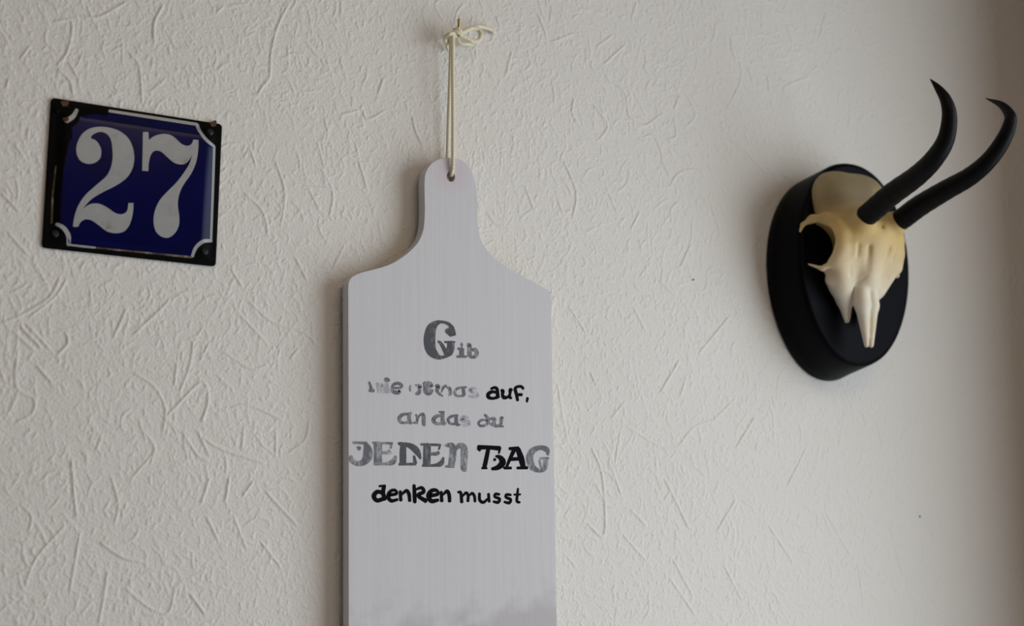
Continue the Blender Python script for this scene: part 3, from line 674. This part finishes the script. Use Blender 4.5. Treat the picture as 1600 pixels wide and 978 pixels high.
def nets(D, origin, st):
    s = D < 0; sh = tuple(k-1 for k in D.shape)
    acc = np.zeros(sh+(3,), np.float32); cnt = np.zeros(sh, np.int32)
    cs = [(i, j, k) for i in (0, 1) for j in (0, 1) for k in (0, 1)]
    sl = lambda a, c_: a[c_[0]:c_[0]+sh[0], c_[1]:c_[1]+sh[1], c_[2]:c_[2]+sh[2]]
    for a in cs:
        for d in range(3):
            if a[d]: continue
            b = list(a); b[d] = 1; da, db = sl(D, a), sl(D, b); cr = (da < 0) != (db < 0)
            t = np.where(cr, da/(da-db+1e-12), 0)
            for e in range(3): acc[..., e] += np.where(cr, a[e]+(t if e == d else 0), 0)
            cnt += cr
    act = cnt > 0; ids = -np.ones(sh, np.int64); ids[act] = np.arange(act.sum())
    P = np.argwhere(act)+acc[act]/cnt[act][:, None]
    V = np.array(origin)+P*st; Q = []
    for d in range(3):
        e, f_ = [(1, 2), (2, 0), (0, 1)][d]
        A = np.moveaxis(D, d, 0); cr = (A[:-1] < 0) != (A[1:] < 0); cr = np.moveaxis(cr, 0, d)
        pts = np.argwhere(cr); pts = pts[(pts[:, e] > 0) & (pts[:, f_] > 0) & (pts[:, e] < sh[e]) & (pts[:, f_] < sh[f_])]
        def g_(de, df):
            p = pts.copy(); p[:, e] -= de; p[:, f_] -= df; return ids[p[:, 0], p[:, 1], p[:, 2]]
        qd_ = np.stack([g_(1, 1), g_(0, 1), g_(0, 0), g_(1, 0)], 1); ins_ = D[pts[:, 0], pts[:, 1], pts[:, 2]] < 0
        qd_[~ins_] = qd_[~ins_][:, ::-1]; Q.append(qd_)
    return V, np.concatenate(Q)
V, Q = nets(D, (ax[0], ao[0], az[0]), st)
V = np.stack([V[:, 0], -V[:, 1], V[:, 2]], 1)/1000
o = pyobj('skull', V, Q[:, ::-1].tolist(), M_BONE, trophy, True)
md = o.modifiers.new('smooth', 'SMOOTH'); md.factor = 0.5; md.iterations = 4
# horns
hornpts = {-1: ([(21.5, 99, 45.8), (22.2, 110, 48.8), (24, 140, 60), (27, 177, 70), (30, 202, 80), (32, 220, 94), (34, 228, 113), (37, 228, 128), (40, 222, 141), (42, 215, 151)],
                [10.6, 10.9, 10.8, 9.9, 9.0, 8.0, 6.9, 5.4, 3.3, 0.4]),
           1: ([(21.5, 98, 44.5), (22.2, 108, 47.5), (24, 129, 56), (26, 161, 65), (29, 190, 73), (31, 212, 84), (33, 228, 99), (35, 236, 114), (38, 233, 124), (40, 222, 136), (42, 203, 147)],
                [10.2, 10.6, 10.5, 9.8, 8.9, 8.0, 7.3, 6.2, 5.1, 3.2, 0.4])}
for s in (-1, 1):
    hp, hr = hornpts[s]
    P = catmull([(s*a, -b, c_) for a, b, c_ in hp], 10)/1000; R_ = catmull([(r_, 0, 0) for r_ in hr], 10)[:, 0]/1000
    R_ = np.maximum(R_, 0.0004); k = np.arange(len(R_)); R_[:5] *= (0.6, 0.8, 0.9, 0.95, 0.98)
    R_ = R_*(1+0.018*np.sin(k*1.9)*np.clip(1-k/70, 0, 1))
    bm = bmesh.new(); tube(bm, P, R_, 24); bmobj('horn', bm, M_HORN, trophy, True)
